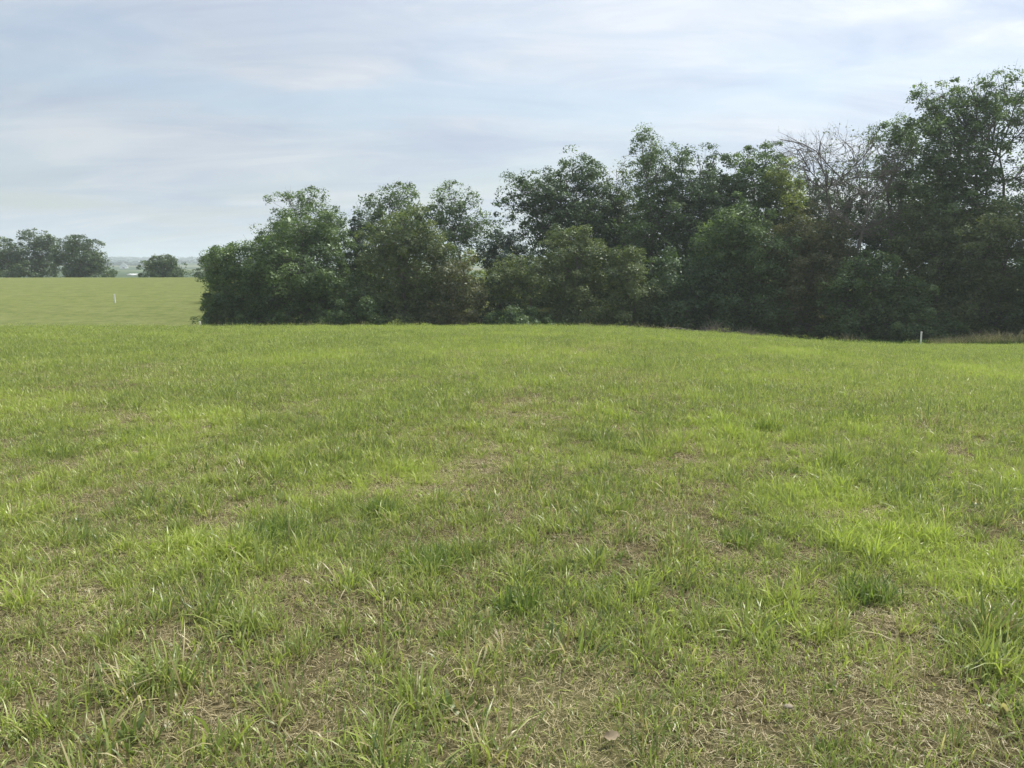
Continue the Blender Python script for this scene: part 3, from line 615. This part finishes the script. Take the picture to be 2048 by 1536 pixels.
def brush_pile(px, d, hw, hgt, n, label, seed):
    rng = np.random.default_rng(seed); x0 = at(px, 600, d)[0]; z0 = H(x0, d)
    root = empty('brush_pile', (x0, d, z0)); tag(root, label, 'brush pile', 'brush piles at the foot of the wood')
    ground_g = (H(x0+.5, d)-H(x0-.5, d), H(x0, d+.5)-H(x0, d-.5)); tb = Tubes()
    for k in range(n):
        a = rng.uniform(0, 6.28); rr = rng.uniform(0, 1)**.5
        p = np.array([math.cos(a)*rr*hw, math.sin(a)*rr*hw*.6, 0]); p[2] = rng.uniform(0, 1)*hgt*(1-rr*.7)+(ground_g[0]*p[0]+ground_g[1]*p[1])
        dd = rng.normal(0, 1, 3); dd[2] = abs(dd[2])*.7+.1; dd /= np.linalg.norm(dd)
        ln = rng.uniform(.4, 1.1); q = p+dd*ln
        tb.add(curve(p-dd*.2, q, 4, rng, .07), np.linspace(.013, .006, 4), 3)
    mobj('twigs', tb.mesh('twigs', M['twig']), root)
brush_pile(1432, 54.5, 1.3, 1.5, 1100, 'taller grey-brown pile of dead twigs beside the fallen log', 41)
brush_pile(1505, 54, 1.4, 1.05, 900, 'low wide pile of dead twigs next to the green ground cover', 42)
brush_pile(910, 61.5, 1.0, .8, 350, 'loose dead brush under the sparse branching tree', 43)

# stones and dead leaves that lie in the near grass
M['stone'] = simple_mat('pale_stone', (.27, .23, .17), .85)
def blob(name, px, py, size, label, cat, mat, flat=.5, seed=0):
    x, y = on_ground(px, py); rng = np.random.default_rng(seed)
    th = np.linspace(0, math.pi, 8)[:, None]; ph = np.linspace(0, 2*math.pi, 13)[None, :-1]
    r = size*(.8+.4*fbm(np.cos(ph)*np.sin(th)*1.5+5+seed, np.sin(ph)*np.sin(th)*1.5+np.cos(th)*1.3+5, seed, 3))
    V = np.stack([r*np.sin(th)*np.cos(ph)*1.3, r*np.sin(th)*np.sin(ph), r*np.cos(th)*flat+0*ph], -1).reshape(-1, 3)
    i = np.arange(7)[:, None]*12; j = np.arange(12)[None, :]; j2 = (j+1) % 12
    F = np.stack([i+j, i+12+j, i+12+j2, i+j2], -1).reshape(-1, 4)
    o = mobj(name, mesh_from(name, V, [F], mat), loc=(x, y, H(x, y)+size*flat*.3+.03)); o.rotation_euler = (.1, .1, seed)
    tag(o, label, cat)
blob('stone', 1575, 1434, .013, 'small pale stone lying between grass tufts', 'stone', M['stone'], .6, 3)
M['deadleaf'] = simple_mat('dead_leaf', (.22, .175, .11), .8)
def dead_leaf(px, py, ln, rot, label):
    x, y = on_ground(px, py); u = np.linspace(-1, 1, 9)[:, None]; v = np.linspace(-1, 1, 5)[None, :]
    wd = .45*np.sqrt(np.clip(1-u**2, .01, 1))*(1+.25*np.sin(u*9))
    V = np.stack([u*ln+0*v, v*wd*ln, .18*ln*v**2+.12*ln*np.sin(u*2.2+v*1.5)], -1).reshape(-1, 3)
    i = np.arange(8)[:, None]*5; j = np.arange(4)[None, :]; F = np.stack([i+j, i+5+j, i+6+j, i+1+j], -1).reshape(-1, 4)
    o = mobj('dead_leaf', mesh_from('dead_leaf', V, [F], M['deadleaf'], smooth=True), loc=(x, y, H(x, y)+.035)); o.rotation_euler = (.5, .1, rot); tag(o, label, 'leaf')
dead_leaf(1222, 1492, .034, .5, 'curled tan dead leaf lying in the worn grass')

# ------------------------------------------------------------------ grass
def blades(rng, n, rad, len_rng, wid_rng, lean=.35, bend=.5, seg=3, flat=False, tone=(0, 1), zlo=0.0, gauss=False, radial=False):
    if gauss: rt = np.clip(rng.normal(0, rad*.42, (n, 2)), -rad*.75, rad*.75)
    else:
        a = rng.uniform(0, 6.283, n); r_ = rad*np.sqrt(rng.uniform(0, 1, n)); rt = np.stack([r_*np.cos(a), r_*np.sin(a)], 1)
    ln = rng.uniform(*len_rng, n)*rng.uniform(.7, 1, n); wd = rng.uniform(*wid_rng, n)
    az = rng.uniform(0, 6.283, n)
    if radial: az = np.arctan2(rt[:, 1], rt[:, 0])+rng.normal(0, .7, n)
    dh = np.stack([np.cos(az), np.sin(az)], 1)
    le = np.abs(rng.normal(0, lean, n)); be = np.abs(rng.normal(0, bend, n))
    tw = az+math.pi/2+rng.normal(0, .5, n); wdv = np.stack([np.cos(tw), np.sin(tw), rng.normal(0, .15, n)], 1)
    tone_v = rng.uniform(*tone, n)
    t = np.linspace(0, 1, seg+1)
    V = []; A = []
    for k in range(seg+1):
        tk = t[k]
        if flat:
            hz = ln*tk; z = zlo+rng.uniform(0, .006, n)+(le*ln*tk)*.35-(be*ln*tk*tk)*.3
            z = np.maximum(z, .002)
        else:
            ang = le+be*tk*1.5
            hz = ln*(tk*np.sin(le)+be*.75*tk*tk*np.cos(le)*.8); z = ln*(tk*np.cos(le)-be*.5*tk**2.6)
        c = np.concatenate([rt+dh*hz[:, None], z[:, None]], 1)
        wk = wd*(1 if k == 0 else (.95, 1.0, .62)[min(k-1, 2)] if seg > 2 else .8)
        if k < seg:
            V += [c-wdv*wk[:, None]*.5, c+wdv*wk[:, None]*.5]; A += [np.full(n, tk)]*2
        else: V += [c]; A += [np.full(n, tk)]
    nv = 2*seg+1
    Vs = np.stack(V, 1).reshape(-1, 3); As = np.stack(A, 1).ravel(); Ts = np.repeat(tone_v, nv)
    b = (np.arange(n)*nv)[:, None]
    Q = [b+np.array([[2*k, 2*k+1, 2*k+3, 2*k+2]]) for k in range(seg-1)]
    return Vs, np.concatenate(Q) if Q else np.zeros((0, 4), int), b+np.array([[2*seg-2, 2*seg-1, 2*seg]]), Ts, As
def blade_mesh(name, sets, mat):
    V = []; Q = []; T = []; tn = []; al = []; n = 0
    for v, q, t, a, b in sets:
        V.append(v); Q.append(q+n); T.append(t+n); tn.append(a); al.append(b); n += len(v)
    return mesh_from(name, np.concatenate(V), [np.concatenate(Q), np.concatenate(T)], mat, {'tone': ('POINT', np.concatenate(tn)), 'along': ('POINT', np.concatenate(al))})
rng = np.random.default_rng(77)
protos = []           # (kind name, mesh)
KIND = {}
def proto(kind, me):
    o = bpy.data.objects.new('blade_%03d' % len(protos), me) ; KIND.setdefault(kind, []).append(len(protos)); protos.append(o)
for k in range(6): proto('fine', blade_mesh('fine_tuft', [blades(rng, 36, .10, (.03, .085), (.0024, .0046), .5, .6)], M['blade']))
for k in range(5): proto('wide', blade_mesh('wide_tuft', [blades(rng, 11, .06, (.07, .19), (.0035, .0072), .5, .85, 4), blades(rng, 14, .08, (.03, .08), (.0025, .005), .5, .4)], M['blade']))
for k in range(9): proto('tuft', blade_mesh('grass_tuft', [blades(rng, 44, .075, (.07, .19), (.0028, .0062), .42, .75, 4, gauss=True, radial=True, tone=((0, .55), (.2, .8), (.4, 1))[k % 3]), blades(rng, 26, .09, (.03, .08), (.0025, .005), .6, .5, 3, gauss=True)], M['blade']))
for k in range(3): proto('leafy', blade_mesh('leafy_weed', [blades(rng, 16, .06, (.03, .07), (.010, .018), .8, .5, 4, gauss=True, radial=True, tone=(0, .35))], M['blade']))
for k in range(5): proto('straw', blade_mesh('straw_mat', [blades(rng, 70, .17, (.02, .085), (.0012, .0026), .35, .5, 2, flat=True, zlo=.006), blades(rng, 34, .15, (.015, .055), (.0013, .0026), 1.0, .4, 2)], M['straw']))
for k in range(3): proto('stub', blade_mesh('dry_stub', [blades(rng, 34, .07, (.03, .085), (.0016, .0034), .6, .4)], M['straw']))
for k in range(5): proto('mid', blade_mesh('mid_turf', [blades(rng, 120, .3, (.03, .085), (.003, .006), .55, .6, 2), blades(rng, 10, .3, (.06, .13), (.004, .007), .4, .6, 3)], M['blade']))
for k in range(4): proto('midstraw', blade_mesh('mid_straw', [blades(rng, 70, .3, (.06, .16), (.003, .006), .5, .5, 2, flat=True, zlo=.01), blades(rng, 45, .3, (.04, .11), (.003, .005), .9, .4, 2)], M['straw']))
for k in range(4): proto('far', blade_mesh('far_turf', [blades(rng, 190, .55, (.03, .078), (.005, .010), .45, .5, 2)], M['blade']))
pc = bpy.data.collections.new('grass_library')
for o in protos: pc.objects.link(o)

def scatter(name, label, pts, kinds, scl, rot, dry, lush, coll, kind_lab='stuff', cat='grass'):
    me = bpy.data.meshes.new(name); n = len(pts)
    me.vertices.add(n); me.vertices.foreach_set('co', np.asarray(pts, np.float32).ravel())
    def at_(nm, ty, v, key='value'):
        a = me.attributes.new(nm, ty, 'POINT'); a.data.foreach_set(key, np.ascontiguousarray(v).ravel())
    at_('pick', 'INT', np.asarray(kinds, np.int32)); at_('scl', 'FLOAT', np.asarray(scl, np.float32)); at_('rot', 'FLOAT_VECTOR', np.asarray(rot, np.float32), 'vector')
    at_('dry', 'FLOAT', np.asarray(dry, np.float32)); at_('lush', 'FLOAT', np.asarray(lush, np.float32))
    o = mobj(name, me); tag(o, label, cat, kind=kind_lab)
    ng = bpy.data.node_groups.new(name+'_scatter', 'GeometryNodeTree')
    ng.interface.new_socket('Geometry', in_out='INPUT', socket_type='NodeSocketGeometry'); ng.interface.new_socket('Geometry', in_out='OUTPUT', socket_type='NodeSocketGeometry')
    nd = ng.nodes.new; lk = ng.links.new
    gi = nd('NodeGroupInput'); go = nd('NodeGroupOutput'); ip = nd('GeometryNodeInstanceOnPoints'); ci = nd('GeometryNodeCollectionInfo')
    ci.inputs['Collection'].default_value = coll; ci.inputs['Separate Children'].default_value = True; ci.inputs['Reset Children'].default_value = True
    def na(nm, ty):
        q = nd('GeometryNodeInputNamedAttribute'); q.data_type = ty; q.inputs['Name'].default_value = nm; return q.outputs['Attribute']
    e2r = nd('FunctionNodeEulerToRotation'); lk(na('rot', 'FLOAT_VECTOR'), e2r.inputs[0])
    lk(gi.outputs[0], ip.inputs['Points']); lk(ci.outputs[0], ip.inputs['Instance']); ip.inputs['Pick Instance'].default_value = True
    lk(na('pick', 'INT'), ip.inputs['Instance Index']); lk(e2r.outputs[0], ip.inputs['Rotation']); lk(na('scl', 'FLOAT'), ip.inputs['Scale'])
    lk(ip.outputs[0], go.inputs[0])
    md = o.modifiers.new('scatter', 'NODES'); md.node_group = ng
    return o
# worn and lush patches of the field
DRYP = [(on_ground(px, py), r_, s_) for px, py, r_, s_ in [(1000, 985, .42, .9), (1030, 828, .6, .8), (110, 1335, .3, .9), (350, 1045, .3, .5), (1000, 1385, .38, .8), (1810, 1345, .22, .8), (480, 1075, .2, .6), (1330, 1010, .3, .5), (1360, 1090, .28, .6),
        (560, 1390, .35, .7), (880, 1165, .28, .6), (1130, 1470, .3, .6), (1560, 1420, .22, .7), (150, 1030, .2, .6), (1640, 1180, .2, .5), (1400, 930, .5, .5), (1250, 770, .6, .5), (1190, 700, 1.2, .4), (1880, 845, .4, .5), (300, 1470, .3, .6), (1980, 1500, .25, .7), (900, 920, .4, .4)]]
LUSHP = [(on_ground(px, py), r_, s_) for px, py, r_, s_ in [(830, 955, .42, 1), (1960, 940, .5, .75), (1620, 1010, .4, .5), (420, 838, .4, .9), (640, 985, .25, .9), (1440, 1130, .2, .5), (380, 1110, .25, .8), (1960, 745, .8, .8), (1560, 705, 1.3, .6), (580, 720, .9, .6), (1500, 880, .4, .5), (1730, 860, .4, .6), (1890, 1110, .35, .7), (20, 830, .5, .6), (1720, 1060, .3, .5)]]
def fields(x, y):
    dry = .28*sstep(.54, .70, fbm(x/.6, y/.6, 41, 4))+.14*sstep(.52, .70, fbm(x/3.5, y/3.5, 42, 3))+.05
    dry = dry*(1-.75*sstep(6, 24, y-.3*x))
    lush = .45*sstep(.52, .68, fbm(x/.8, y/.8, 43, 4))+.25*sstep(.5, .66, fbm(x/4, y/4, 44, 3))
    edge = fbm(x/.35, y/.35, 51, 3)
    for (cx, cyy), r_, s_ in DRYP: dry = dry+s_*.66*np.exp(-(((x-cx)**2+((y-cyy)*.6)**2)/(r_*r_*1.25))*(.55+.9*edge))
    for (cx, cyy), r_, s_ in LUSHP:
        e = np.exp(-((x-cx)**2+((y-cyy)*.7)**2)/(r_*r_)); lush = lush+s_*e; dry = dry*(1-.8*e)
    return np.clip(dry, 0, 1), np.clip(lush, 0, 1.1)
GP = dict(p=[], k=[], s=[], r=[], d=[], l=[])
rng = np.random.default_rng(5)
def add_layer(kind, dens, r0, r1, accept, smin=.75, smax=1.25, tilt=.12, region=None, clumpy=False):
    x0, x1, y0, y1 = region or (-(.78*r1+4), .78*r1+4, max(-4, r0-14) if r0 < 8 else r0*.55, r1)
    n = int(dens*(x1-x0)*(y1-y0)); x = rng.uniform(x0, x1, n); y = rng.uniform(y0, y1, n)
    if region is None:
        r_ = np.hypot(x, y); fade = sstep(r0-r0*.15, r0+r0*.12+.01, r_)*(1-sstep(r1*.88, r1*1.12, r_))
        m = (np.abs(x) < .76*np.maximum(y, 0)+3.2) & (rng.uniform(0, 1, n) < fade)
        x, y = x[m], y[m]
    dry, lush = fields(x, y)
    acc = accept(dry, lush)
    if clumpy: acc = acc*(.40+.60*sstep(.28, .52, fbm(x/.28, y/.28, 49, 3)))
    m = rng.uniform(0, 1, len(x)) < acc; x, y, dry, lush = x[m], y[m], dry[m], lush[m]
    n = len(x); ids = np.array(KIND[kind]); GP['p'].append(np.stack([x, y, ground_h(x, y)-.004], 1)); GP['k'].append(ids[rng.integers(0, len(ids), n)])
    hgt = .55+.9*fbm(x/.45, y/.45, 47, 3)
    GP['s'].append(rng.uniform(smin, smax, n)*(hgt if 'straw' not in kind else 1)); GP['r'].append(np.stack([rng.normal(0, tilt, n), rng.normal(0, tilt, n), rng.uniform(0, 6.283, n)], 1)); GP['d'].append(dry); GP['l'].append(lush)
add_layer('fine', 185, 0, 9, lambda d, l: 1-.84*d, clumpy=True)
add_layer('tuft', 46, 0, 9, lambda d, l: 1-.88*d, .5, 1.25, clumpy=True)
add_layer('wide', 26, 0, 11, lambda d, l: 1-.85*d, clumpy=True)
add_layer('straw', 110, 0, 9, lambda d, l: .55+.45*d, .7, 1.3, .05)
add_layer('leafy', 7, 0, 10, lambda d, l: 1-.7*d)
add_layer('stub', 16, 0, 10, lambda d, l: .2+.8*d)
add_layer('mid', 40, 9, 26, lambda d, l: 1-.85*d)
add_layer('tuft', 17, 9, 25, lambda d, l: 1-.88*d, .55, 1.2, clumpy=True)
add_layer('fine', 26, 9, 22, lambda d, l: 1-.85*d, .9, 1.5, clumpy=True)
add_layer('midstraw', 16, 9, 26, lambda d, l: .3+.7*d, .7, 1.2, .05)
add_layer('far', 9, 26, 56, lambda d, l: 1-.45*d)
add_layer('tuft', 3.5, 25, 50, lambda d, l: 1-.8*d, .45, .85, clumpy=True)
add_layer('midstraw', 2.5, 26, 56, lambda d, l: .15+.85*d, .9, 1.5, .05)
cat_ = {k: np.concatenate(v) for k, v in GP.items()}
print('GRASS', len(cat_['p']))
scatter('grass', 'short uneven pasture grass with straw and bare worn patches', cat_['p'], cat_['k'], cat_['s'], cat_['r'], cat_['d'], cat_['l'], pc)

# darker tussocks one can tell apart
def tussock(px, py, rad, hgt, n, label, seed, wid=(.003, .007)):
    x, y = on_ground(px, py); r_ = np.random.default_rng(seed)
    me = blade_mesh('tussock', [blades(r_, n, rad*1.15, (hgt*.4, hgt*.8), wid, .42, .55, 4, gauss=True), blades(r_, n//4, rad*1.1, (hgt*.25, hgt*.5), wid, .8, .4, 3, gauss=True)], M['tuft'])
    o = mobj('grass_tussock', me, loc=(x, y, H(x, y)-.01)); tag(o, label, 'grass tuft', 'darker tussocks in the pasture')
tussock(765, 1030, .11, .24, 260, 'compact dark green tussock beside the lime-green patch', 1)
tussock(545, 1075, .2, .30, 420, 'large spreading tussock near the two worn brown patches', 2)
tussock(1700, 842, .22, .24, 420, 'wide dark tussock out in the pasture before the stake by the seeding grass', 3)
tussock(1524, 860, .14, .24, 260, 'small dark tussock next to the wide one', 4)
tussock(875, 1130, .22, .24, 420, 'flattened dull green tussock behind a bare straw patch', 5)
tussock(1040, 1215, .13, .22, 240, 'green tussock with a withered brown foot', 6, (.004, .008))
tussock(1740, 1195, .15, .24, 260, 'splayed bright tussock between two straw patches', 7, (.004, .008))
tussock(1480, 1085, .15, .20, 260, 'low blue-green tussock by the dry strip', 8)

# tall seeding grass along the thicket edge
def seed_stalks(rng, n, rad, lo, hi):
    s1 = blades(rng, n, rad, (lo, hi), (.006, .010), .14, .18, 4, tone=(0, .5))
    s2 = blades(rng, n*2, rad, (lo*.4, lo*.8), (.008, .014), .35, .5, 3, tone=(0, .5))
    V, Q, T, tn, al = blades(rng, n*9, .03, (.03, .07), (.009, .015), .35, .3, 2, tone=(.6, 1))
    tips = s1[0].reshape(n, 9, 3)[:, 8]; tip0 = s1[0].reshape(n, 9, 3)[:, 6]
    f = np.repeat(np.tile(np.linspace(-.6, 1.0, 9), n), 5)[:, None]
    base = np.repeat(np.repeat(tip0, 9, 0), 5, 0); tp = np.repeat(np.repeat(tips, 9, 0), 5, 0)
    V = (V-np.repeat(V.reshape(-1, 5, 3)[:, :2].mean(1), 5, 0))+base+(tp-base)*f
    return [s1, s2, (V, Q, T, tn, al)]
rng = np.random.default_rng(88)
sc = bpy.data.collections.new('seed_grass_library'); sp_ = []
for k in range(4):
    o = bpy.data.objects.new('seed_clump_%d' % k, blade_mesh('seed_clump', seed_stalks(rng, 9, .28, .45, .85), M['seed'])); sc.objects.link(o)
pts = []
for px0, px1, d0, d1, n_ in [(1860, 2300, 47.5, 52.5, 460), (1280, 1345, 47, 51, 46), (1150, 1300, 48, 53, 40), (430, 1150, 50, 56, 70), (1650, 1850, 51.5, 53, 40)]:
    d = rng.uniform(d0, d1, n_); px = rng.uniform(px0, px1, n_); x = (px-1024)/FPX*d
    pts.append(np.stack([x, d, ground_h(x, d)-.01], 1))
pts = np.concatenate(pts); n_ = len(pts)
scatter('seeding_grass', 'tall grass with tan seed heads along the thicket edge', pts, rng.integers(0, 4, n_), rng.uniform(.75, 1.15, n_)*(.80+.80*sstep(26, 31.5, pts[:, 0])+.55*(pts[:, 0] < 24)), np.stack([rng.normal(0, .1, n_), rng.normal(0, .1, n_), rng.uniform(0, 6.28, n_)], 1),
        rng.uniform(0, .12, n_), rng.uniform(0, .15, n_), sc)
# low green weeds at the foot of the wood
rng = np.random.default_rng(99); pts = []
for px0, px1, d0, d1, n_, h_ in [(1530, 1850, 50.5, 55, 9000, .6), (430, 1300, 57, 63, 9000, .5), (1300, 1540, 56, 60, 2600, .4), (1850, 2200, 50, 55, 6000, .6)]:
    d = rng.uniform(d0, d1, n_); px = rng.uniform(px0, px1, n_); x = (px-1024)/FPX*d
    hh = h_*(.3+1.0*fbm(x/1.1, d/1.1, 61, 3))
    pts.append(np.stack([x, d, ground_h(x, d)+hh*rng.uniform(0, 1, n_)], 1))
wd = mobj('ground_cover', leaves_mesh('ground_cover', np.concatenate(pts), .14, M['weed'], rng)); tag(wd, 'low leafy green weeds carpeting the foot of the wood', 'weeds', kind='stuff')

# ------------------------------------------------------------------ haze in the air
hz = mobj('haze', boxmesh('haze', -4400, 4400, -220, 4900, -45, 95, None))
m = bpy.data.materials.new('haze'); m.use_nodes = True; N, L = nodes_of(m.node_tree)
pv = N('ShaderNodeVolumePrincipled'); pv.inputs['Color'].default_value = (.84, .93, 1.0, 1); pv.inputs['Density'].default_value = .00044; pv.inputs['Anisotropy'].default_value = .2
o = N('ShaderNodeOutputMaterial'); L(pv.outputs[0], o.inputs['Volume'])
hz.data.materials.append(m); tag(hz, 'thin pale summer haze in the air', 'haze', kind='stuff')
